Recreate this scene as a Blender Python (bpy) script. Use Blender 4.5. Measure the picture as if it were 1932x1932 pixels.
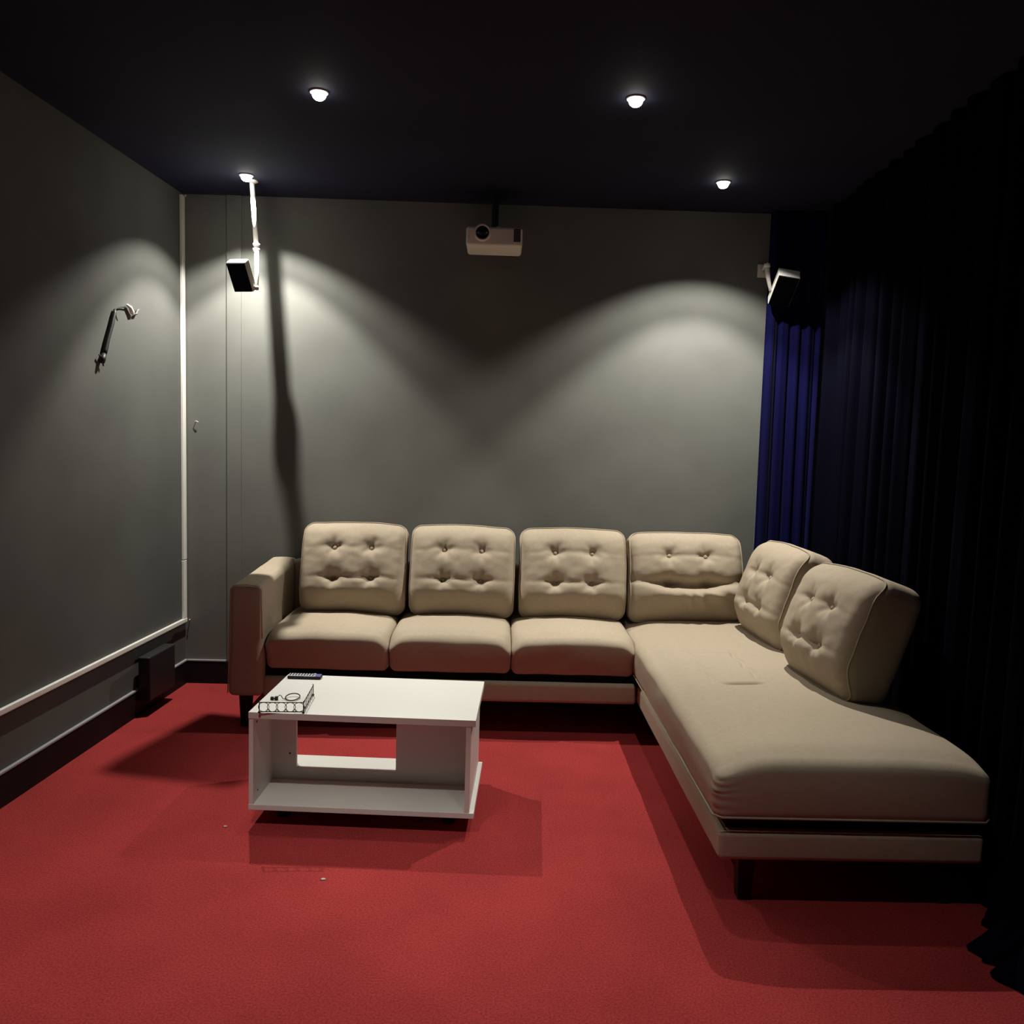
import bpy, math, random
from mathutils import Vector, Matrix, noise

random.seed(7)
for o in list(bpy.data.objects):
    bpy.data.objects.remove(o)
SC = bpy.context.scene
COL = SC.collection
PI = math.pi

# ------------------------------------------------------------------ camera, world, exposure
CEIL = 2.687
def make_camera():
    yaw, pitch, roll = 0.0191, 0.0886, 0.0289
    f = Vector((math.sin(yaw)*math.cos(pitch), math.cos(yaw)*math.cos(pitch), -math.sin(pitch)))
    r = Vector((math.cos(yaw), -math.sin(yaw), 0))
    u = r.cross(f)
    r2 = r*math.cos(roll) + u*math.sin(roll)
    u2 = -r*math.sin(roll) + u*math.cos(roll)
    cd = bpy.data.cameras.new('camera')
    cd.sensor_fit = 'HORIZONTAL'
    cd.sensor_width = 36.0
    cd.lens = 36.0*1571.0/1932.0
    cd.clip_start = 0.05
    co = bpy.data.objects.new('camera', cd)
    COL.objects.link(co)
    m = Matrix((r2, u2, -f)).transposed().to_4x4()
    m.translation = Vector((0, 0, 1.43))
    co.matrix_world = m
    SC.camera = co
make_camera()

world = bpy.data.worlds.new('room_ambient')
SC.world = world
world.use_nodes = True
bg = world.node_tree.nodes['Background']
bg.inputs[0].default_value = (0.55, 0.62, 1.0, 1)
bg.inputs[1].default_value = 0.012

SC.view_settings.view_transform = 'Standard'
SC.view_settings.look = 'None'
SC.view_settings.gamma = 1.0
SC.view_settings.use_curve_mapping = False
SC.view_settings.exposure = -0.16

LAMP_COL = (1.0, 0.965, 0.86)
# (spot angle in degrees, edge softness, watts): broad flood lamps in the corners, narrow ones over the table and ahead of it
FLOOD = ((93, 0.30, 152.0), (118, 0.30, 84.0))
FLOOD_LEFT = ((93, 0.30, 166.0), (118, 0.30, 84.0))
NARROW = ((42, 0.9, 24.0),)
NARROW_RIGHT = ((72, 0.8, 46.0),)
FRONT = ((74, 0.5, 150.0),)
FRONT_DIM = ((74, 0.5, 38.0),)
LAMP_GLOW = 30.0     # brightness of the little diffuser dome

# ------------------------------------------------------------------ materials
def mat(name, col, rough=0.6, spec=0.3, metal=0.0, var=0.0, vscale=8.0, bump=0.0, bscale=200.0,
        sheen=0.0, sheen_col=None, stretch=None, bdist=0.002, detail=3.0):
    m = bpy.data.materials.new(name)
    m.use_nodes = True
    nt = m.node_tree
    b = nt.nodes['Principled BSDF']
    b.inputs['Base Color'].default_value = (*col, 1)
    b.inputs['Roughness'].default_value = rough
    b.inputs['Metallic'].default_value = metal
    b.inputs['Specular IOR Level'].default_value = spec
    if sheen:
        b.inputs['Sheen Weight'].default_value = sheen
        b.inputs['Sheen Roughness'].default_value = 0.35
        b.inputs['Sheen Tint'].default_value = (*(sheen_col or (1, 1, 1)), 1)
    tc = nt.nodes.new('ShaderNodeTexCoord')
    mp = nt.nodes.new('ShaderNodeMapping')
    nt.links.new(tc.outputs['Object'], mp.inputs[0])
    if stretch:
        mp.inputs['Scale'].default_value = stretch
    if var:
        n = nt.nodes.new('ShaderNodeTexNoise')
        n.inputs['Scale'].default_value = vscale
        n.inputs['Detail'].default_value = detail
        nt.links.new(mp.outputs[0], n.inputs['Vector'])
        r = nt.nodes.new('ShaderNodeValToRGB')
        r.color_ramp.elements[0].position = 0.3
        r.color_ramp.elements[1].position = 0.7
        r.color_ramp.elements[0].color = (*[c*(1-var) for c in col], 1)
        r.color_ramp.elements[1].color = (*[min(1, c*(1+var)) for c in col], 1)
        nt.links.new(n.outputs['Fac'], r.inputs[0])
        nt.links.new(r.outputs[0], b.inputs['Base Color'])
    if bump:
        n2 = nt.nodes.new('ShaderNodeTexNoise')
        n2.inputs['Scale'].default_value = bscale
        n2.inputs['Detail'].default_value = 2.0
        nt.links.new(mp.outputs[0], n2.inputs['Vector'])
        bp = nt.nodes.new('ShaderNodeBump')
        bp.inputs['Strength'].default_value = bump
        bp.inputs['Distance'].default_value = bdist
        nt.links.new(n2.outputs['Fac'], bp.inputs['Height'])
        nt.links.new(bp.outputs[0], b.inputs['Normal'])
    return m

def emit(name, col, s):
    m = bpy.data.materials.new(name)
    m.use_nodes = True
    nt = m.node_tree
    nt.nodes.remove(nt.nodes['Principled BSDF'])
    e = nt.nodes.new('ShaderNodeEmission')
    e.inputs[0].default_value = (*col, 1)
    e.inputs[1].default_value = s
    nt.links.new(e.outputs[0], nt.nodes['Material Output'].inputs[0])
    return m

def carpet_material():
    m = bpy.data.materials.new('red_carpet')
    m.use_nodes = True
    nt = m.node_tree
    b = nt.nodes['Principled BSDF']
    b.inputs['Roughness'].default_value = 0.95
    b.inputs['Specular IOR Level'].default_value = 0.05
    tc = nt.nodes.new('ShaderNodeTexCoord')
    fine = nt.nodes.new('ShaderNodeTexNoise'); fine.inputs['Scale'].default_value = 170; fine.inputs['Detail'].default_value = 4
    big = nt.nodes.new('ShaderNodeTexNoise'); big.inputs['Scale'].default_value = 3.2; big.inputs['Detail'].default_value = 5
    for n in (fine, big):
        nt.links.new(tc.outputs['Object'], n.inputs['Vector'])
    r1 = nt.nodes.new('ShaderNodeValToRGB')
    r1.color_ramp.elements[0].position = 0.3; r1.color_ramp.elements[0].color = (0.225, 0.024, 0.0245, 1)
    r1.color_ramp.elements[1].position = 0.7; r1.color_ramp.elements[1].color = (0.385, 0.047, 0.047, 1)
    nt.links.new(fine.outputs['Fac'], r1.inputs[0])
    r2 = nt.nodes.new('ShaderNodeValToRGB')
    r2.color_ramp.elements[0].position = 0.35; r2.color_ramp.elements[0].color = (0.86, 0.86, 0.86, 1)
    r2.color_ramp.elements[1].position = 0.65; r2.color_ramp.elements[1].color = (1, 1, 1, 1)
    nt.links.new(big.outputs['Fac'], r2.inputs[0])
    mx = nt.nodes.new('ShaderNodeMix'); mx.data_type = 'RGBA'; mx.blend_type = 'MULTIPLY'
    mx.inputs[0].default_value = 1.0
    nt.links.new(r1.outputs[0], mx.inputs[6]); nt.links.new(r2.outputs[0], mx.inputs[7])
    nt.links.new(mx.outputs[2], b.inputs['Base Color'])
    bp = nt.nodes.new('ShaderNodeBump'); bp.inputs['Strength'].default_value = 0.5; bp.inputs['Distance'].default_value = 0.004
    nt.links.new(fine.outputs['Fac'], bp.inputs['Height'])
    nt.links.new(bp.outputs[0], b.inputs['Normal'])
    return m

M = {}
M['carpet'] = carpet_material()
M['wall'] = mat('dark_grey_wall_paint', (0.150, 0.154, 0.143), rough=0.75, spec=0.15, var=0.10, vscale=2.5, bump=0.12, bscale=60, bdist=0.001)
M['left_wall'] = mat('left_wall_darker_grey', (0.098, 0.100, 0.094), rough=0.75, spec=0.15, var=0.10, vscale=2.5, bump=0.12, bscale=60, bdist=0.001)  # same grey as the other walls, made darker for the left one
M['ceiling'] = mat('black_ceiling_paint', (0.016, 0.017, 0.034), rough=0.85, spec=0.15, var=0.15, vscale=2.0, bump=0.1, bscale=80)
M['skirt'] = mat('black_gloss_skirting', (0.006, 0.006, 0.008), rough=0.55, spec=0.2, var=0.3, vscale=5)
M['edge_light'] = mat('skirting_edge_light', (0.32, 0.32, 0.34), rough=0.45, spec=0.4)  # pale colour standing in for light along the skirting's top edge
M['fabric'] = mat('beige_woven_upholstery', (0.425, 0.353, 0.270), rough=0.92, spec=0.08, var=0.035, vscale=60, bump=0.35, bscale=420, bdist=0.0015, sheen=0.06, sheen_col=(1, .95, .85))
M['deck'] = mat('black_lining_cloth', (0.010, 0.009, 0.009), rough=0.9, spec=0.05)
M['thread'] = mat('brown_stitching', (0.20, 0.15, 0.10), rough=0.9, spec=0.05)
M['leg'] = mat('black_sofa_leg', (0.010, 0.009, 0.009), rough=0.5, spec=0.3)
M['white'] = mat('white_laminate', (0.71, 0.703, 0.675), rough=0.42, spec=0.35, var=0.02, vscale=3)
M['foot'] = mat('black_plastic', (0.012, 0.012, 0.012), rough=0.5, spec=0.3)
M['plastic'] = mat('white_plastic', (0.78, 0.77, 0.73), rough=0.4, spec=0.4)
M['pvc'] = mat('white_pvc', (0.80, 0.79, 0.74), rough=0.4, spec=0.4, var=0.04, vscale=6)
M['grille'] = mat('black_speaker_cloth', (0.006, 0.006, 0.007), rough=0.95, spec=0.05, bump=0.3, bscale=600)
M['projector'] = mat('off_white_projector_plastic', (0.80, 0.76, 0.66), rough=0.5, spec=0.3)
M['lens'] = mat('dark_lens_glass', (0.006, 0.006, 0.007), rough=0.2, spec=0.4)
M['vent'] = mat('grey_vent_slats', (0.10, 0.10, 0.10), rough=0.6)
M['black_metal'] = mat('black_metal', (0.012, 0.012, 0.013), rough=0.5, spec=0.3)
M['wire'] = mat('dark_wire', (0.035, 0.026, 0.020), rough=0.45, spec=0.4, metal=0.5)
M['silver'] = mat('silver_plastic', (0.50, 0.50, 0.55), rough=0.35, spec=0.5)
M['blue_key'] = mat('blue_grey_plastic', (0.12, 0.12, 0.30), rough=0.4)
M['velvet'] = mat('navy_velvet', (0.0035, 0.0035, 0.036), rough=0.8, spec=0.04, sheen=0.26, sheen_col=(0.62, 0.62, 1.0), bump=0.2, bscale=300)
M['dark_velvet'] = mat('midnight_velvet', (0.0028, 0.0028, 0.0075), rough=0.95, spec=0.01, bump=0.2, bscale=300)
M['ring'] = mat('white_lamp_ring', (0.6, 0.6, 0.58), rough=0.4)
M['glow'] = emit('lit_lamp_diffuser', LAMP_COL, LAMP_GLOW)
M['lint'] = mat('pale_lint', (0.5, 0.42, 0.40), rough=0.9)

# ------------------------------------------------------------------ mesh helpers
class MB:
    """collects vertices and faces of one mesh"""
    def __init__(self):
        self.v = []; self.f = []
    def add(self, vs, fs):
        k = len(self.v)
        self.v += [tuple(p) for p in vs]
        self.f += [tuple(i+k for i in q) for q in fs]
        return self
    def box(self, x0, x1, y0, y1, z0, z1, T=None):
        vs = [Vector((x, y, z)) for z in (z0, z1) for y in (y0, y1) for x in (x0, x1)]
        if T is not None: vs = [T @ p for p in vs]
        return self.add(vs, [(0, 2, 3, 1), (4, 5, 7, 6), (0, 1, 5, 4), (1, 3, 7, 5), (3, 2, 6, 7), (2, 0, 4, 6)])
    def tube(self, pts, r, n=8, closed=False, T=None):
        pts = [Vector(p) for p in pts]
        N = len(pts)
        rs = r if isinstance(r, (list, tuple)) else [r]*N
        rings = []; up = None
        for i, p in enumerate(pts):
            if closed: t = pts[(i+1) % N] - pts[(i-1) % N]
            else: t = pts[min(i+1, N-1)] - pts[max(i-1, 0)]
            t.normalize()
            if up is None:
                up = Vector((0, 0, 1)) if abs(t.z) < 0.9 else Vector((1, 0, 0))
            a = t.cross(up)
            if a.length < 1e-6: a = t.orthogonal()
            a.normalize(); up = a.cross(t).normalized()
            rings.append([p + (a*math.cos(2*PI*k/n) + up*math.sin(2*PI*k/n))*rs[i] for k in range(n)])
        vs = [q for rg in rings for q in rg]
        if T is not None: vs = [T @ q for q in vs]
        fs = []
        for i in range(N if closed else N-1):
            j = (i+1) % N
            for k in range(n):
                k2 = (k+1) % n
                fs.append((i*n+k, i*n+k2, j*n+k2, j*n+k))
        if not closed:
            fs.append(tuple(range(n))[::-1]); fs.append(tuple((N-1)*n+k for k in range(n)))
        return self.add(vs, fs)
    def lathe(self, prof, n=24, T=None):
        """profile of (radius, z), turned about z"""
        vs = []; fs = []
        for (r, z) in prof:
            for k in range(n):
                vs.append(Vector((r*math.cos(2*PI*k/n), r*math.sin(2*PI*k/n), z)))
        if T is not None: vs = [T @ q for q in vs]
        for i in range(len(prof)-1):
            for k in range(n):
                k2 = (k+1) % n
                fs.append((i*n+k, i*n+k2, (i+1)*n+k2, (i+1)*n+k))
        fs.append(tuple(range(n))[::-1]); fs.append(tuple((len(prof)-1)*n+k for k in range(n)))
        return self.add(vs, fs)
    def build(self, name, m, parent=None, bevel=0.0, smooth=False, seg=2):
        me = bpy.data.meshes.new(name)
        me.from_pydata(self.v, [], self.f)
        me.validate()
        import bmesh
        bm = bmesh.new(); bm.from_mesh(me)
        bmesh.ops.recalc_face_normals(bm, faces=bm.faces)
        bm.to_mesh(me); bm.free()
        me.materials.append(m)
        if smooth:
            for p in me.polygons: p.use_smooth = True
        o = bpy.data.objects.new(name, me)
        COL.objects.link(o)
        if parent is not None: o.parent = parent
        if bevel:
            b = o.modifiers.new('bevel', 'BEVEL'); b.width = bevel; b.segments = seg
            b.limit_method = 'ANGLE'; b.angle_limit = math.radians(40)
            for p in me.polygons: p.use_smooth = True
            w = o.modifiers.new('weighted', 'WEIGHTED_NORMAL'); w.keep_sharp = True
        return o

def tag(o, label, cat, group=None):
    o['label'] = label; o['category'] = cat
    if group: o['group'] = group
    return o

def thing(name, label, cat, loc=(0, 0, 0), rz=0.0, group=None):
    o = bpy.data.objects.new(name, None)
    COL.objects.link(o)
    o.empty_display_size = 0.05
    o.location = loc; o.rotation_euler = (0, 0, rz)
    return tag(o, label, cat, group)

def struct(o):
    o['kind'] = 'structure'
    return o

def ss(a, b, x):
    t = max(0.0, min(1.0, (x-a)/(b-a)))
    return t*t*(3-2*t)

# ------------------------------------------------------------------ the room
YB = 4.642                                   # back wall
YF = -1.2                                    # where the modelled room ends, behind the camera
LWT = math.tan(0.0593)
def lwx(y): return -1.732 + (y-YB)*LWT       # left wall, not quite square to the back wall
XR = 1.86

b = MB(); b.box(-2.3, XR+.1, YF, YB+.1, -0.10, 0.0)
struct(b.build('floor', M['carpet']))
b = MB(); b.box(-2.3, XR+.1, YF, YB+.1, CEIL, CEIL+.10)
struct(b.build('ceiling', M['ceiling']))
b = MB(); b.box(-1.95, XR+.1, YB, YB+.1, 0.0, CEIL)
struct(b.build('wall_back', M['wall']))
def left_strip(d0, d1, z0, z1, y0=YF, y1=YB):
    """slab along the left wall from d0 to d1 in front of its face"""
    k = 1/math.cos(0.0593)
    return MB().box(d0, d1, (y0-YB)*k, (y1-YB)*k, z0, z1)
def on_left_wall(o):
    o.location = (-1.732, YB, 0); o.rotation_euler = (0, 0, -0.0593)
    return o
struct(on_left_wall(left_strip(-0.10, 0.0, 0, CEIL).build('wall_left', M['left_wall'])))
b = MB(); b.box(XR, XR+.1, YF, YB, 0, CEIL)
struct(b.build('wall_right', M['ceiling']))
# narrow boxed-in strip on the back wall near the left corner
b = MB(); b.box(-1.496, -1.416, YB-0.012, YB, 0, CEIL)
struct(b.build('edge_light_1', M['wall'], bevel=0.004))
# skirting, with the light on its top edge painted in as pale strips
sk = struct(on_left_wall(left_strip(0.0, 0.014, 0.0, 0.128).build('baseboard_left', M['skirt'])))
left_strip(0.0, 0.016, 0.128, 0.135).build('lit_top_edge', M['edge_light'], sk)
b = MB(); b.box(-1.72, XR, YB-0.014, YB, 0, 0.128)
sk = struct(b.build('baseboard_back', M['skirt']))
b = MB(); b.box(-1.72, -1.5, YB-0.016, YB, 0.128, 0.135)
b.build('lit_top_edge', M['edge_light'], sk)

# ------------------------------------------------------------------ ceiling downlights
def downlight(x, y, label, beams):
    t = thing('ceiling_downlight', label, 'ceiling light', (x, y, CEIL), 0, 'round ceiling downlights')
    q = MB(); q.lathe([(0.027, 0.0), (0.027, -0.004), (0.031, -0.006), (0.035, -0.004), (0.036, 0.0)], 40)
    q.build('trim_ring', M['ring'], t, smooth=True)
    q = MB(); q.lathe([(0.0265, 0.0), (0.0265, -0.008), (0.025, -0.016), (0.021, -0.023), (0.015, -0.028), (0.008, -0.0305), (0.001, -0.031)], 40)
    q.build('diffuser', M['glow'], t, smooth=True)
    for (size, blend, e) in beams:
        nm = 'lamp_beam'
        ld = bpy.data.lights.new(nm, 'SPOT')
        ld.energy = e; ld.color = LAMP_COL
        ld.spot_size = math.radians(size); ld.spot_blend = blend
        ld.shadow_soft_size = 0.009
        lo = bpy.data.objects.new(nm, ld)
        COL.objects.link(lo)
        lo.parent = t; lo.location = (0, 0, -0.033)
    return t
downlight(-0.698, 3.223, 'lit round ceiling light nearer the viewer, on the left', NARROW)
downlight(0.472, 3.176, 'lit round ceiling light nearer the viewer, on the right', NARROW_RIGHT)
downlight(-1.280, 4.270, 'lit round ceiling light right above the white speaker pole', FLOOD_LEFT)
downlight(-0.72, 1.55, 'lit round ceiling light of the row above the viewer, on the left', FRONT)
downlight(0.45, 1.55, 'lit round ceiling light of the row above the viewer, on the right', FRONT_DIM)
downlight(1.050, 4.116, 'lit round ceiling light nearest the curtain and the right-hand speaker', FLOOD)

# ------------------------------------------------------------------ curtains along the right
def curtain(name, label, path, m, ztop, zbot, fold, wl, amp_low, puddle=None, nz=60, step=0.006, seed=0.0):
    """path: plan points (x, y); folds are a wave across it"""
    P = [Vector((x, y, 0)) for x, y in path]
    pts = []
    for a, c in zip(P[:-1], P[1:]):
        L = (c-a).length; n = max(2, int(L/step))
        for i in range(n): pts.append(a + (c-a)*(i/n))
    pts.append(P[-1])
    s = 0.0; S = [0.0]
    for a, c in zip(pts[:-1], pts[1:]): s += (c-a).length; S.append(s)
    vs = []; fs = []
    N = len(pts)
    for j in range(nz+1):
        v = (j/nz)**1.6 if puddle else j/nz
        z = zbot + (ztop-zbot)*v
        for i, p in enumerate(pts):
            t = (pts[min(i+1, N-1)] - pts[max(i-1, 0)]).normalized()
            nrm = Vector((-t.y, t.x, 0))
            ph = 2*PI*S[i]/wl + 1.7*noise.noise(Vector((S[i]*2.1+seed, z*0.12, seed)))*2
            a = fold*(1 + amp_low*(1-v))*(0.75+0.5*noise.noise(Vector((S[i]*5, 3.1+z*0.25, seed))))
            w = math.sin(ph) + 0.30*math.sin(2.3*ph+1.1)
            q = p + nrm*(a*w) + t*(0.35*a*math.cos(ph))
            q.z = z
            if puddle:
                q.x += puddle(p.y, z, S[i])
            vs.append(q)
    for j in range(nz):
        for i in range(N-1):
            fs.append((j*N+i, j*N+i+1, (j+1)*N+i+1, (j+1)*N+i))
    q = MB(); q.add(vs, fs)
    o = q.build(name, m, smooth=True)
    so = o.modifiers.new('cloth', 'SOLIDIFY'); so.thickness = 0.003; so.offset = 0
    return tag(o, label, 'curtain')
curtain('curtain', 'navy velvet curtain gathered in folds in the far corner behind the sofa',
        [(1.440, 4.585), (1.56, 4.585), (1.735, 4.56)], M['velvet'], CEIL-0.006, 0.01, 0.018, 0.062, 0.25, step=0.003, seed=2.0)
HEM = ((0.2, 0.05), (1.6, 0.07), (1.9, 0.11), (2.03, 0.16), (2.118, 0.185), (2.2, 0.235), (2.25, 0.20), (2.31, 0.135), (2.40, 0.075), (2.51, 0.055), (2.7, 0.02), (4.6, 0.0))
def hem(y, z, s):
    g = 0.0
    for (a, ga), (c, gc) in zip(HEM[:-1], HEM[1:]):
        if a <= y <= c: g = ga + (gc-ga)*(y-a)/(c-a)
    return -g*math.exp(-z/0.11)
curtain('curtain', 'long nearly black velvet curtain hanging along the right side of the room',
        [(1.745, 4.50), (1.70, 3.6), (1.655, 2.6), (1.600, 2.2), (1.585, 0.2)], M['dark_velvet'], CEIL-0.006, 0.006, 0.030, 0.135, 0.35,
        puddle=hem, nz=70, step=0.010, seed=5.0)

# ------------------------------------------------------------------ sectional sofa
def axis(half, r, step):
    """1-D lattice from -half to half, dense near the rounded ends"""
    e = [0.0, 0.05, 0.14, 0.27, 0.43, 0.62, 0.82]
    inner = half - r
    n = max(2, int(round(2*inner/step)))
    return [-half + r*k for k in e] + [-inner + 2*inner*i/n for i in range(n+1)] + [half - r*k for k in reversed(e)]

def soft_box(w, d, h, r, step, fn):
    ax = [axis(w/2, r, step), axis(d/2, r, step), axis(h/2, r, step)]
    n = [len(a) for a in ax]
    idx = {}; vs = []; fs = []
    hs = (w/2, d/2, h/2)
    def vid(i, j, k):
        key = (i, j, k)
        if key not in idx:
            p = Vector((ax[0][i], ax[1][j], ax[2][k]))
            c = Vector([max(-hs[a]+r, min(hs[a]-r, p[a])) for a in range(3)])
            e = p - c
            if e.length > 1e-9:
                e = e.normalized()*r
            idx[key] = len(vs); vs.append(fn(c+e))
        return idx[key]
    for a in range(3):
        u, v = [(1, 2), (0, 2), (0, 1)][a]
        for end in (0, n[a]-1):
            for i in range(n[u]-1):
                for j in range(n[v]-1):
                    q = []
                    for (di, dj) in ((0, 0), (1, 0), (1, 1), (0, 1)):
                        c = [0, 0, 0]; c[a] = end; c[u] = i+di; c[v] = j+dj
                        q.append(vid(*c))
                    fs.append(tuple(q))
    m = MB(); m.add(vs, fs)
    return m

sofa = thing('sectional_sofa', 'L-shaped beige fabric sofa with buttoned back cushions and a long chaise', 'sofa', (0, 0, 0))

def frame_box(name, x0, x1, y0, y1, z0, z1, r=0.018, step=0.08):
    cx, cy, cz = (x0+x1)/2, (y0+y1)/2, (z0+z1)/2
    def fn(p):
        n = noise.noise(p*9)*0.002
        return Vector((p.x+cx+n, p.y+cy+n, p.z+cz))
    return soft_box(x1-x0, y1-y0, z1-z0, r, step, fn).build(name, M['fabric'], sofa, smooth=True)

SF = 3.915      # front of the three-seat part
CF = 2.436      # front of the chaise
frame_box('base_frame', -1.100, 0.700, SF, 4.53, 0.160, 0.258)
frame_box('chaise_frame', 0.708, 1.532, CF, 4.53, 0.158, 0.252)
b = MB(); b.box(-1.09, 0.70, SF+0.03, 4.51, 0.25, 0.31)
b.box(0.735, 1.505, CF+0.028, 4.51, 0.245, 0.31)
b.build('deck', M['deck'], sofa)
frame_box('back_frame', -1.10, 1.38, 4.50, 4.575, 0.24, 0.74, r=0.03)

# arm: slightly swelling, its top rising a little towards the back
def arm_fn(p):
    x, y, z = p
    v = z/0.56 + 0.5
    wid = 1 + 0.10*(1-v)
    zz = z*1.0 + (0.5+y/0.75)*0.035*v
    X = -1.166 + x*wid - 0.006*(1-v)
    return Vector((X + 0.003*noise.noise(p*7), 4.245 + y, 0.435 + zz + 0.006*math.cos(x/0.075*PI/2)*v))
soft_box(0.150, 0.72, 0.535, 0.028, 0.03, arm_fn).build('arm', M['fabric'], sofa, smooth=True)
# piping round the front face of the arm
b = MB()
pth = []
for (x, z) in ((-1.252, 0.185), (-1.243, 0.45), (-1.238, 0.685), (-1.222, 0.702), (-1.166, 0.708), (-1.110, 0.702), (-1.094, 0.685), (-1.090, 0.45)):
    pth.append((x, 3.889, z))
b.tube(pth, 0.0028, 6)
b.build('arm_piping', M['fabric'], sofa, smooth=True)

# legs
for (x, y) in ((0.815, 2.515), (1.45, 2.515), (1.45, 4.45), (0.80, 3.98), (-1.19, 3.975), (-1.19, 4.48)):
    b = MB()
    b.add([(x-.028, y-.028, .165), (x+.028, y-.028, .165), (x+.028, y+.028, .165), (x-.028, y+.028, .165),
           (x-.021, y-.021, 0), (x+.021, y-.021, 0), (x+.021, y+.021, 0), (x-.021, y+.021, 0)],
          [(0, 1, 2, 3), (7, 6, 5, 4), (0, 4, 5, 1), (1, 5, 6, 2), (2, 6, 7, 3), (3, 7, 4, 0)])
    b.build('leg', M['leg'], sofa, bevel=0.003)

# seat cushions of the three-seat part
def seat_cushion(x0, x1, k):
    w = x1-x0; d = 0.63; h = 0.195; rr = 0.034
    def fn(p):
        x, y, z = p
        u = x/(w/2); v = y/(d/2)
        t = ss(-0.6, 1.0, z/(h/2))
        zz = z
        side = math.exp(-((1-abs(u))/0.13)**2)
        front = math.exp(-((1+v)/0.20)**2)
        zz += t*(0.026*(1-u*u)*(1-0.35*v*v))
        zz -= t*side*(0.006 + 0.026*front)
        zz -= t*front*0.020
        yy = y - 0.006*math.exp(-((1+v)/0.2)**2)*(1-u*u)*math.cos(z/h*PI) + 0.036*math.exp(-((1+v)/0.35)**2)*(1-ss(-1.1, 0.8, z/(h/2)))
        zz += t*0.0035*noise.noise(Vector((x*8+k*3, y*8, k)))
        yy += 0.006*noise.noise(Vector((x*6+k, z*10, 2.2+k)))*(v < -0.6)
        return Vector((x, yy, zz))
    o = soft_box(w, d, h, rr, 0.014, fn).build('seat_cushion', M['fabric'], sofa, smooth=True)
    o.location = ((x0+x1)/2, SF-0.018+d/2, 0.288+h/2)
    # piping along the upper front edge seam
    q = MB(); pts = []
    for i in range(41):
        x = -w/2*0.93 + w*0.93*i/40
        p = fn(Vector((x, -d/2+0.010, h/2-0.018)))
        pts.append(p)
    q.tube(pts, 0.0022, 6)
    q.build('piping', M['fabric'], o, smooth=True)
seat_cushion(-1.086, -0.497, 0)
seat_cushion(-0.495, 0.090, 1)
seat_cushion(0.092, 0.688, 2)

# chaise cushion
def chaise_cushion():
    x0, x1, y0, y1 = 0.690, 1.540, CF-0.012, 4.50
    w, d, h = x1-x0, y1-y0, 0.200
    cx, cy = (x0+x1)/2, (y0+y1)/2
    def fn(p):
        x, y, z = p
        X, Y = x+cx, y+cy
        u = x/(w/2)
        t = ss(-0.5, 1.0, z/(h/2))
        ef = Y-y0; el = X-x0; er = x1-X
        zz = z
        zz += t*0.016*(1-u*u)
        zz -= t*0.022*math.exp(-(ef/0.07)**2)
        zz -= t*0.030*math.exp(-(el/0.085)**2)
        zz -= t*0.016*math.exp(-(er/0.07)**2)
        zz += t*0.004*noise.noise(Vector((X*5, Y*4, 1.0)))
        # stitched square in the middle of the chaise
        g = 0.0
        if 3.15 < Y < 3.72:
            wv = 0.006*math.sin(Y*40)
            g += 0.007*math.exp(-((X-0.874+wv)/0.009)**2)*ss(3.15, 3.2, Y)*(1-ss(3.6, 3.72, Y))
            g += 0.012*math.exp(-((X-1.069-wv)/0.009)**2)*ss(3.19, 3.24, Y)*(1-ss(3.6, 3.72, Y))
        g += 0.030*math.exp(-((Y-3.168-0.01*(X-0.98))/0.011)**2)*math.exp(-((X-0.99)/0.070)**4)
        g += 0.004*math.exp(-((Y-3.62)/0.008)**2)*math.exp(-((X-0.97)/0.12)**4)
        zz -= t*g
        # small gathered puckers at the front left corner
        c = math.exp(-((X-x0)/0.05)**2)*math.exp(-(ef/0.04)**2)
        xx = x + c*0.003*math.sin(z*190+3*noise.noise(Vector((z*30, 0, 0))))*(0.4+noise.noise(Vector((z*14, 3, 1)))+0.4)
        yy = y + c*0.002*math.sin(z*190+1) - 0.008*math.exp(-(ef/0.04)**2)*math.cos(z/h*PI)*(1-u**4)
        xx -= 0.008*math.exp(-(el/0.04)**2)*math.cos(z/h*PI)
        xx += 0.004*noise.noise(Vector((Y*5, z*8, 4.0)))*math.exp(-(el/0.05)**2)
        return Vector((xx, yy, zz))
    o = soft_box(w, d, h, 0.035, 0.0085, fn).build('chaise_cushion', M['fabric'], sofa, smooth=True)
    o.location = (cx, cy, 0.286+h/2)
    q = MB()
    ring = []
    zz = -h/2+0.016
    for (x, y) in ((-w/2-0.002, d/2), (-w/2-0.002, -d/2+0.02), (-w/2+0.02, -d/2-0.002), (w/2-0.02, -d/2-0.002), (w/2+0.002, -d/2+0.02), (w/2+0.002, d/2)):
        ring.append((x, y, zz))
    q.tube(ring, 0.0035, 6)
    q.build('piping', M['fabric'], o, smooth=True)
chaise_cushion()

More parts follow.
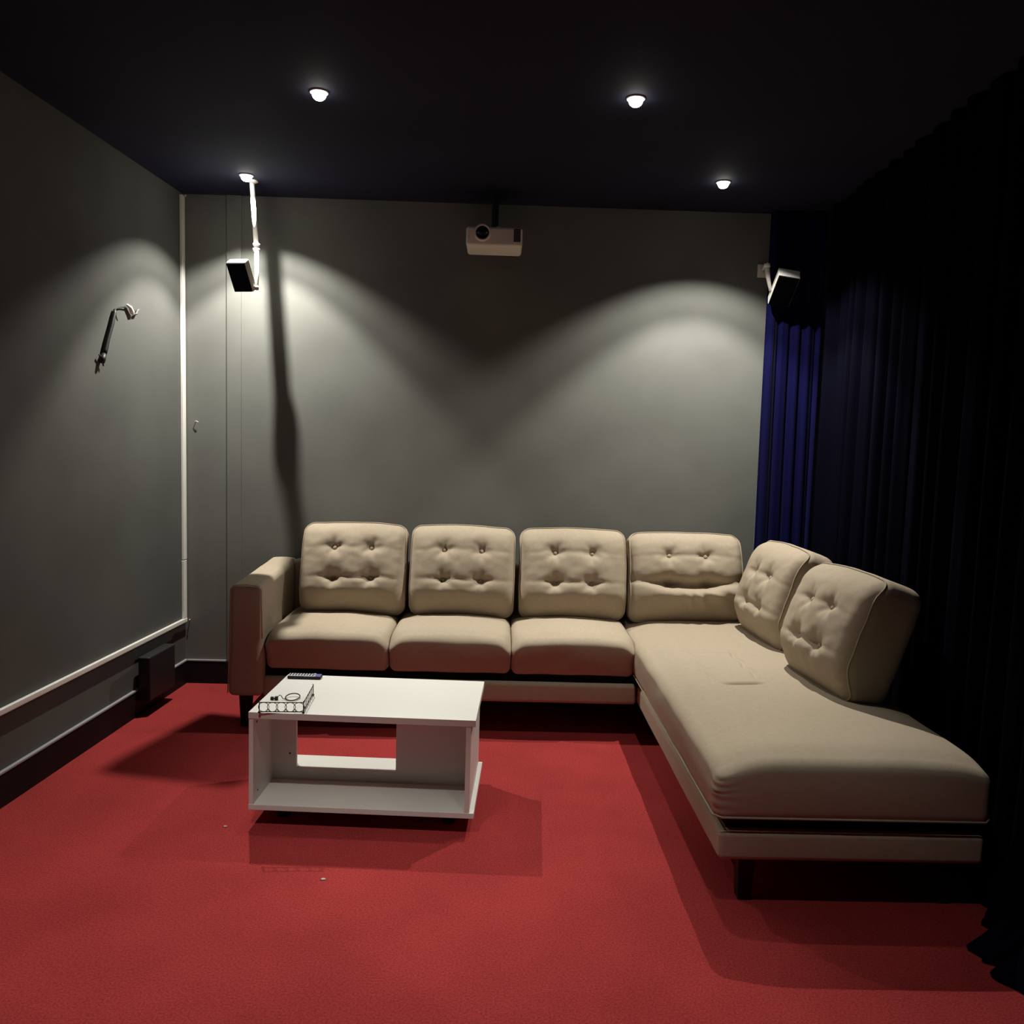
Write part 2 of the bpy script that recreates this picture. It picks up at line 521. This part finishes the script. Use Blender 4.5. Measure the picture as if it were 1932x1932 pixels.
# back cushions: boxed, button-tufted
def back_cushion(loc, rz, lean, w=0.545, h=0.475, d=0.175, k=0, fold=0.0, bdx=0.095, b1=0.093, b2=-0.055, bulge=0.046, deep=(1, 1, 1, 1), side=0.0, pinch=1.0):
    but = [(-bdx, b1), (bdx, b1), (-bdx, b2), (bdx, b2)]
    hw, hh = w/2, h/2
    def fn(p):
        x, y, z = p
        u, v = x/hw, z/hh
        wf = ss(0.35, -0.95, y/(d/2)) if False else 1-ss(-0.95, 0.35, y/(d/2))
        cu = max(0, 1-u*u); cv = max(0, 1-v*v)
        yy = y - bulge*(cu**0.6)*(cv**0.85)*wf
        yy += bulge*0.5*(cu**0.6)*(cv**0.6)*(1-wf)
        g = 0.0
        for i, (bx, bz) in enumerate(but):
            r2 = ((x-bx)**2 + ((z-bz)*1.0)**2)
            up = 1.0 + 0.35*(z > bz)
            g += deep[i]*(0.024*math.exp(-r2/(0.036*up)**2) + 0.010*math.exp(-r2/0.014**2))
            # radiating tension folds
            ang = math.atan2(z-bz, x-bx)
            rr = math.sqrt(r2)
            g += 0.0028*math.sin(ang*5+k+i*2)*math.exp(-((rr-0.035)/0.022)**2)
        for bz, s in ((b1, 0.5), (b2, 1.0)):
            xm = math.exp(-(max(0, abs(x)-bdx)/(0.09))**2)
            g += s*0.009*math.exp(-((z-bz)/0.015)**2)*xm
            g += 0.0012*math.exp(-((z-bz)/0.006)**2)
        if fold:
            zc = b2 - 0.020*math.cos(x*6.5) + 0.004
            prof = math.exp(-((z-zc)/(0.019 if z < zc else 0.034))**2)
            g += fold*0.050*prof*(0.35+0.65*math.exp(-(x/0.17)**4))
            # sagging cloth pushed up under the fold
            low = math.exp(-((z-(zc-0.055))/0.032)**2)*math.exp(-((x-0.06)/0.20)**2)
            g -= fold*0.030*low
            g += fold*0.015*math.sin(x*78 + z*60 + 2*math.sin(x*21))*math.exp(-((z-(zc-0.075))/0.035)**2)*math.exp(-((x-0.09)/0.12)**2)
        yy += g*wf
        # the lower belly tucks in under the cushion
        yy += 0.030*wf*ss(-0.62, -1.0, v) if False else 0.060*wf*(1-ss(-1.0, -0.42, v)) + 0.030*wf*ss(0.45, 1.0, v)**2
        yy += wf*0.004*noise.noise(Vector((x*9+k*5, z*9, k*1.7)))
        yy += wf*0.0025*noise.noise(Vector((x*22+k*5, z*30, k*2.7)))
        xx = x*(1 + 0.012*cv) + 0.004*noise.noise(Vector((y*8, z*7, k+9)))
        zz = z + 0.012*cu*(v > 0)*v - 0.004*cu*(v < 0)
        zz += 0.003*noise.noise(Vector((x*9, y*9, k+4.5)))
        # puckered corners
        c = math.exp(-((1-abs(u))/0.12)**2)*math.exp(-((1-abs(v))/0.14)**2)
        yy += 0.010*c*wf*pinch
        return Vector((xx, yy, zz))
    o = soft_box(w, d, h, 0.052, 0.0085, fn).build('back_cushion', M['fabric'], sofa, smooth=True)
    mt = Matrix.Translation(loc) @ Matrix.Rotation(rz, 4, 'Z') @ Matrix.Rotation(side, 4, 'Y') @ Matrix.Rotation(-lean, 4, 'X')
    o.matrix_local = mt
    for i, (bx, bz) in enumerate(but):
        if fold and i > 1: continue
        p = fn(Vector((bx, -d/2, bz)))
        q = MB()
        T = Matrix.Translation(p + Vector((0, -0.005, 0))) @ Matrix.Rotation(PI/2, 4, 'X')
        q.lathe([(0.0115, -0.008), (0.0128, 0.000), (0.0115, 0.005), (0.007, 0.0085), (0.001, 0.0096)], 20, T)
        q.build('button', M['fabric'], o, smooth=True)
    # piping along the front seam
    q = MB(); pts = []
    rc = 0.046
    x1, z1 = hw-0.006, hh-0.006
    cor = [(x1-rc, z1-rc, 0), (-x1+rc, z1-rc, PI/2), (-x1+rc, -z1+rc, PI), (x1-rc, -z1+rc, 1.5*PI)]
    base = []
    for (cx, cz, a0) in cor:
        for s in range(9):
            a = a0 + s*PI/16
            base.append((cx+rc*math.cos(a), cz+rc*math.sin(a)))
    full = []
    for i in range(len(base)):
        a, c = base[i], base[(i+1) % len(base)]
        L = math.hypot(a[0]-c[0], a[1]-c[1]); n = max(1, int(L/0.02))
        for s in range(n): full.append((a[0]+(c[0]-a[0])*s/n, a[1]+(c[1]-a[1])*s/n))
    for (x, z) in full:
        pts.append(fn(Vector((x, -d/2+0.022, z))))
    q.tube(pts, 0.0032, 6, closed=True)
    q.build('piping', M['fabric'], o, smooth=True)
    return o
LEAN = math.radians(17)
BZ = 0.482+0.4755/2-0.004
back_cushion((-0.738, 4.378, BZ), 0, LEAN, k=0, deep=(1, 1, 1.5, 1.1))
back_cushion((-0.170, 4.378, BZ), 0, LEAN, k=1, deep=(1, 1, 1.1, 1.1), side=math.radians(0.6), w=0.548)
back_cushion((0.412, 4.378, BZ), 0, LEAN, k=2, deep=(1.1, 1.1, 1.35, 1.35), w=0.560)
back_cushion((1.010, 4.385, BZ-0.008), math.radians(0.5), math.radians(18), k=3, fold=1.0, w=0.600, b1=0.098, b2=-0.035, bulge=0.050, pinch=1.8)
# the two loose against the right-hand side, facing left
back_cushion((1.380, 3.955, BZ-0.004), math.radians(-86), math.radians(18), k=4, w=0.53, h=0.475, d=0.19, bulge=0.046, b1=0.062, b2=-0.082, bdx=0.080)
back_cushion((1.390, 3.225, BZ-0.010), math.radians(-84), math.radians(19), k=5, w=0.53, h=0.475, d=0.215, bulge=0.056, b1=0.070, b2=-0.078, bdx=0.078)

# ------------------------------------------------------------------ coffee table
table = thing('coffee_table', 'low white laminate coffee table with an open shelf, standing on the red carpet', 'table', (-0.4475, 3.136, 0), -0.0467)
TW, TD = 0.815/2, 0.4805/2
b = MB(); b.box(-TW, TW, -TD, TD, 0.404, 0.428); b.build('tabletop', M['white'], table, bevel=0.0012)
b = MB(); b.box(-TW, TW, -TD, TD, 0.066, 0.086); b.build('bottom_shelf', M['white'], table, bevel=0.0012)
b = MB(); b.box(-TW+0.001, -TW+0.017, -TD+0.002, TD-0.002, 0.086, 0.404); b.build('side_panel', M['white'], table, bevel=0.001)
b = MB(); b.box(TW-0.034, TW-0.016, -TD+0.002, TD-0.002, 0.086, 0.404); b.build('side_panel', M['white'], table, bevel=0.001)
b = MB()
b.box(-TW+0.017, -0.301, -0.008, 0.008, 0.086, 0.404)
b.box(0.087, TW-0.034, -0.008, 0.008, 0.086, 0.404)
b.box(-0.301, 0.087, -0.008, 0.008, 0.086, 0.132)
b.build('divider_panel', M['white'], table)
for (x, y) in ((-0.31, -0.13), (0.31, -0.13), (0.31, 0.15), (-0.31, 0.15)):
    b = MB(); b.lathe([(0.022, 0.0), (0.024, 0.004), (0.024, 0.060), (0.030, 0.066)], 20, Matrix.Translation((x, y, 0)))
    b.build('foot', M['foot'], table, smooth=True)
# screw caps inside
for (x, y, z, r) in ((-TW+0.0175, -0.200, 0.380, 0.005), (-TW+0.0175, -0.19, 0.12, 0.004)):
    b = MB(); b.lathe([(r, 0), (r, 0.001)], 12, Matrix.Translation((x, y, z)) @ Matrix.Rotation(PI/2, 4, 'Y'))
    b.build('screw_hole', M['wire'], table)
for (x, y, z) in ((TW-0.0350, -0.20, 0.115), (-0.325, -0.0085, 0.19)):
    b = MB(); R = Matrix.Rotation(PI/2, 4, 'Y') if x > 0 else Matrix.Rotation(PI/2, 4, 'X')
    b.lathe([(0.004, 0), (0.004, 0.0012)], 12, Matrix.Translation((x, y, z)) @ R)
    b.build('screw_hole', M['wire'], table)

def on_table(x, y, z=0.428):
    c, s = math.cos(-0.0467), math.sin(-0.0467)
    return (-0.4475 + c*x - s*y, 3.136 + s*x + c*y, z)

# remote control at the back left corner
r = thing('remote_control', 'slim dark remote control with a silver top on the white table', 'remote control', on_table(-0.325, 0.195), -0.0467+0.03)
b = MB(); b.box(-0.068, 0.068, -0.020, 0.020, 0.0, 0.012); b.build('body', M['foot'], r, bevel=0.004)
b = MB(); b.box(-0.066, 0.045, -0.018, 0.018, 0.011, 0.0145); b.build('faceplate', M['silver'], r, bevel=0.0015)
b = MB(); b.box(0.045, 0.066, -0.018, 0.018, 0.011, 0.0135); b.build('end_cap', M['blue_key'], r, bevel=0.0015)
for i in range(9):
    for j in range(3):
        b = MB(); b.lathe([(0.0033, 0.014), (0.0033, 0.0155), (0.002, 0.0162)], 10, Matrix.Translation((-0.058+i*0.0115, -0.011+j*0.011, 0)))
        b.build('key', M['foot'], r, smooth=True)
b = MB(); b.lathe([(0.007, 0.0133), (0.007, 0.0165), (0.004, 0.0185)], 14, Matrix.Translation((0.040, 0.004, 0)))
b.build('key', M['silver'], r, smooth=True)

# wire scrollwork tray at the front left corner
wt = thing('wire_tray', 'small dark wire tray with scrollwork sides at the front left corner of the white table', 'tray', on_table(-0.298, -0.140), -0.0467+0.10)
def scroll_panel(name, length, n, T):
    q = MB()
    q.tube([(0, 0, 0.040), (length, 0, 0.040)], 0.0017, 6, T=T)
    q.tube([(0, 0, 0.006), (length, 0, 0.006)], 0.0017, 6, T=T)
    R = 0.0165
    for i in range(n):
        cx = length*(i+0.5)/n
        q.tube([(cx + R*math.cos(a)*1.12, 0, 0.023+R*math.sin(a)) for a in [2*PI*s/24 for s in range(24)]], 0.0012, 5, closed=True, T=T)
    for i in range(1, n):
        cx = length*i/n
        for sg in (-1, 1):
            q.tube([(cx + sg*0.006*math.sin(PI*s/8), 0, 0.0065+0.0012*s) for s in range(9)], 0.0009, 5, T=T)
    return q.build(name, M['wire'], wt, smooth=True)
wx, wy = 0.155, 0.205
scroll_panel('front_panel', wx, 5, Matrix.Translation((-wx/2, -wy/2, 0)))
scroll_panel('side_panel', wy, 6, Matrix.Translation((wx/2, -wy/2, 0)) @ Matrix.Rotation(PI/2, 4, 'Z'))
for (x, y) in ((-wx/2, -wy/2), (wx/2, -wy/2), (wx/2, wy/2)):
    q = MB(); q.tube([(x, y, 0.0), (x, y, 0.046)], 0.0018, 8)
    q.lathe([(0.001, 0.0), (0.0045, 0.002), (0.005, 0.005), (0.002, 0.009)], 10, Matrix.Translation((x, y, 0)))
    q.build('corner_post', M['wire'], wt, smooth=True)

# ring with a dark clip lying in the tray
kr = thing('key_ring', 'oval dark ring with a small clip lying behind the scrollwork of the wire tray', 'key ring', on_table(-0.318, -0.085), 0.0)
q = MB(); q.tube([(0.022+0.026*math.cos(a), 0.010+0.030*math.sin(a), 0.003+0.004*(1+math.sin(a))) for a in [2*PI*s/40 for s in range(40)]], 0.0022, 8, closed=True)
q.build('ring', M['wire'], kr, smooth=True)
q = MB(); q.tube([(-0.002, -0.006, 0.004), (-0.010, -0.010, 0.006), (-0.017, -0.002, 0.013), (-0.024, 0.0, 0.017), (-0.030, -0.006, 0.010)], 0.0015, 6)
q.build('link', M['wire'], kr, smooth=True)
q = MB(); q.box(-0.040, -0.028, -0.016, -0.004, 0.0, 0.014); q.box(-0.056, -0.044, -0.014, -0.004, 0.0, 0.012); q.box(-0.046, -0.038, -0.012, -0.008, 0.003, 0.008)
q.build('clip', M['foot'], kr, bevel=0.002)

# ------------------------------------------------------------------ projector
pj = thing('projector', 'off-white projector hanging from the ceiling in front of the back wall', 'projector', (-0.047, 4.30, 2.389))
b = MB(); b.box(-0.1425, 0.1425, 0.0, 0.225, 0.0, 0.098); b.build('body', M['projector'], pj, bevel=0.016, seg=4)
T = Matrix.Translation((-0.060, 0.002, 0.066)) @ Matrix.Rotation(PI/2, 4, 'X')
b = MB(); b.lathe([(0.044, -0.060), (0.044, 0.004), (0.041, 0.012), (0.034, 0.013), (0.033, 0.004)], 36, T); b.build('lens_ring', M['projector'], pj, smooth=True)
b = MB(); b.lathe([(0.033, -0.03), (0.033, 0.0065), (0.030, 0.0085), (0.018, 0.011), (0.001, 0.0125)], 32, T); b.build('lens', M['lens'], pj, smooth=True)
b = MB()
for i in range(8):
    b.box(0.100, 0.130, -0.0035, 0.002, 0.028+i*0.0075, 0.0325+i*0.0075)
b.build('vent_grille', M['vent'], pj)
b = MB(); b.box(0.098, 0.132, -0.001, 0.004, 0.025, 0.090); b.build('vent_recess', M['foot'], pj)
b = MB(); b.box(0.008, 0.028, 0.03, 0.06, 0.096, 0.106); b.build('focus_knob', M['projector'], pj, bevel=0.003)
b = MB(); b.lathe([(0.018, 0.096), (0.018, CEIL-2.389-0.012), (0.055, CEIL-2.389-0.010), (0.055, CEIL-2.389)], 24, Matrix.Translation((0.0, 0.12, 0)))
b.build('ceiling_mount', M['black_metal'], pj, smooth=False)

# ------------------------------------------------------------------ surround speakers
def speaker_box(root, centre, yaw, pitch, roll, w, h, d):
    T = Matrix.Translation(centre) @ Matrix.Rotation(yaw, 4, 'Z') @ Matrix.Rotation(roll, 4, 'Y') @ Matrix.Rotation(pitch, 4, 'X')
    q = MB(); q.box(-w/2, w/2, -d/2, d/2, -h/2, h/2, T); q.build('cabinet', M['plastic'], root, bevel=0.004)
    q = MB(); q.box(-w/2+0.003, w/2-0.003, -d/2-0.007, -d/2+0.002, -h/2+0.003, h/2-0.003, T); q.build('grille', M['grille'], root, bevel=0.003)
    return T

sp = thing('speaker', 'small white speaker with black grille, tilted down on a long ceiling pole', 'speaker', (-1.288, 4.40, CEIL))
O = Vector((-1.275, 4.362, CEIL))
sp.location = O
def rel(x, y, z): return (x-O.x, y-O.y, z-O.z)
q = MB(); q.tube([rel(-1.280, 4.362, CEIL-0.001), rel(-1.257, 4.360, 2.372)], 0.0120, 14)
q.build('pole', M['plastic'], sp, smooth=True)
q = MB(); q.lathe([(0.026, 0.0), (0.026, -0.006), (0.015, -0.012)], 20); q.build('ceiling_plate', M['plastic'], sp)
q = MB(); q.lathe([(0.011, -0.022), (0.017, -0.020), (0.017, -0.006), (0.013, -0.004), (0.013, 0.004), (0.017, 0.006), (0.017, 0.018), (0.011, 0.020)], 18, Matrix.Translation(rel(-1.255, 4.358, 2.358)))
q.build('joint', M['plastic'], sp, smooth=True)
q = MB(); q.tube([rel(-1.252, 4.352, 2.345), rel(-1.247, 4.335, 2.31), rel(-1.226, 4.265, 2.215), rel(-1.212, 4.215, 2.138)], [0.009, 0.011, 0.011, 0.008], 12)
q.build('arm', M['plastic'], sp, smooth=True)
q = MB(); q.lathe([(0.001, -0.012), (0.010, -0.008), (0.011, 0.004), (0.006, 0.011), (0.001, 0.012)], 12, Matrix.Translation(rel(-1.210, 4.208, 2.130))); q.build('pivot', M['plastic'], sp, smooth=True)
speaker_box(sp, rel(-1.274, 4.176, 2.182), math.radians(-12), math.radians(34), 0.0, 0.100, 0.150, 0.044)

s2 = thing('speaker', 'small white speaker with a black grille on a short wall bracket beside the blue curtain', 'speaker', (1.42, 4.642, 2.38))
O = Vector((1.42, 4.642, 2.38))
q = MB(); q.box(-0.025, 0.030, -0.008, -0.001, -0.035, 0.035); q.build('wall_plate', M['plastic'], s2, bevel=0.002)
q = MB(); q.tube([rel(1.42, 4.634, 2.388), rel(1.405, 4.50, 2.388)], 0.009, 10); q.build('arm', M['plastic'], s2, smooth=True)
q = MB(); q.lathe([(0.008, -0.012), (0.017, -0.010), (0.017, 0.008), (0.008, 0.010)], 16, Matrix.Translation(rel(1.403, 4.50, 2.382))); q.build('joint', M['plastic'], s2, smooth=True)
q = MB(); q.tube([rel(1.403, 4.50, 2.374), rel(1.410, 4.50, 2.33), rel(1.428, 4.50, 2.25)], [0.014, 0.012, 0.008], 12); q.build('bracket', M['plastic'], s2, smooth=True)
speaker_box(s2, rel(1.488, 4.468, 2.262), math.radians(-6), math.radians(47), math.radians(9), 0.112, 0.190, 0.062)

# ------------------------------------------------------------------ left wall: cable trunking, box, loose cable
def lw_obj(name, label, cat):
    return on_left_wall(thing(name, label, cat))
t = lw_obj('cable_trunking', 'white upright cable cover running up the left wall beside the corner', 'cable cover')
left_strip(0.0012, 0.016, 0.706, 2.672, 4.598, 4.634).build('cover', M['pvc'], t, bevel=0.002)
left_strip(0.0012, 0.016, 0.376, 0.702, 4.596, 4.632).build('cover', M['pvc'], t, bevel=0.002)
t = lw_obj('cable_trunking', 'white horizontal cable cover running low along the left wall', 'cable cover')
left_strip(0.0012, 0.018, 0.352, 0.374, YF+0.05, 4.632).build('cover', M['pvc'], t, bevel=0.002)
left_strip(0.0012, 0.010, 0.344, 0.352, YF+0.05, 4.628).build('backing', M['vent'], t)

t = lw_obj('socket_box', 'dark box fixed to the left wall between the cable cover and the skirting', 'wall box')
left_strip(0.018, 0.078, 0.075, 0.300, 4.06, 4.345).build('box', mat('dark_grey_box', (0.020, 0.020, 0.022), rough=0.5), t, bevel=0.008)

def lwp(y, z, off): return (off, (y-YB)/math.cos(0.0593), z)
t = lw_obj('loose_cable', 'short black cable hanging loose on the left wall, white connector at top', 'cable')
q = MB(); q.tube([lwp(3.900, 1.962, 0.010), lwp(3.893, 1.945, 0.012), lwp(3.862, 1.88, 0.013), lwp(3.830, 1.82, 0.013), lwp(3.808, 1.77, 0.013), lwp(3.795, 1.745, 0.013)], [0.006, 0.009, 0.010, 0.010, 0.011, 0.011], 10)
q.build('cord', M['foot'], t, smooth=True)
q = MB(); q.tube([lwp(4.01, 1.987, 0.008), lwp(3.97, 1.984, 0.008), lwp(3.93, 1.976, 0.008), lwp(3.900, 1.962, 0.010), lwp(3.912, 1.930, 0.010), lwp(3.922, 1.915, 0.010)], 0.0026, 8)
q.build('wire', M['foot'], t, smooth=True)
q = MB(); q.tube([lwp(4.012, 2.000, 0.010), lwp(4.035, 1.992, 0.014), lwp(4.052, 1.972, 0.014), lwp(4.070, 1.965, 0.010)], [0.006, 0.009, 0.010, 0.006], 10)
q.build('connector', M['pvc'], t, smooth=True)
q = MB(); q.tube([lwp(4.075, 1.966, 0.012), lwp(4.10, 1.972, 0.010), lwp(4.118, 1.990, 0.007), lwp(4.135, 1.998, 0.006)], [0.004, 0.006, 0.006, 0.004], 8)
q.build('cable_gland', M['vent'], t, smooth=True)
q = MB(); q.tube([lwp(3.797, 1.750, 0.013), lwp(3.782, 1.728, 0.014), lwp(3.775, 1.712, 0.014)], [0.011, 0.014, 0.012], 8)
q.tube([lwp(3.772, 1.735, 0.013), lwp(3.757, 1.744, 0.012)], 0.0035, 6)
q.tube([lwp(3.785, 1.712, 0.013), lwp(3.792, 1.698, 0.012)], 0.0035, 6)
q.build('plug', M['foot'], t, smooth=True)

def wall_hook(x, z, label, L):
    q = MB(); q.tube([(x, YB+0.002, z), (x, YB-0.012, z), (x+L*0.5, YB-0.016, z+0.003), (x+L, YB-0.016, z-0.003)], 0.0020, 8)
    return tag(q.build('wall_hook', M['pvc'], smooth=True), label, 'hook')
wall_hook(-1.668, 1.470, 'tiny pale hook halfway up the wall right of the upright cable cover', 0.020)
wall_hook(-1.705, 0.362, 'tiny pale stud in the corner where the two cable covers meet', 0.004)
wall_hook(-1.715, CEIL-0.012, 'tiny pale stud at the ceiling above the upright cable cover', 0.008)

# ------------------------------------------------------------------ bits on the carpet
for (x, y, s, lab) in ((-0.523, 2.568, 0.006, 'pale scrap of lint on the carpet in front of the table'),
                       (-0.948, 2.915, 0.005, 'pale scrap of lint on the carpet left of the table')):
    q = MB(); q.lathe([(s*0.6, 0.0), (s, s*0.3), (s*0.7, s*0.7), (s*0.1, s*0.8)], 7, Matrix.Translation((x, y, 0.0)) @ Matrix.Scale(1.6, 4, (1, 0, 0)))
    tag(q.build('lint', M['lint'], smooth=True), lab, 'lint')

for o in bpy.data.objects:
    k = o.name.split('.')[0]
    if o.parent and k in ('grille', 'faceplate', 'lens', 'leg', 'deck', 'connector', 'diffuser'):
        o['label'] = {'grille': 'black speaker grille', 'faceplate': 'silver top plate', 'lens': 'dark glass lens', 'leg': 'black sofa leg',
                      'deck': 'black gap lining under the cushions', 'connector': 'white connector', 'diffuser': 'glowing white diffuser'}[k]
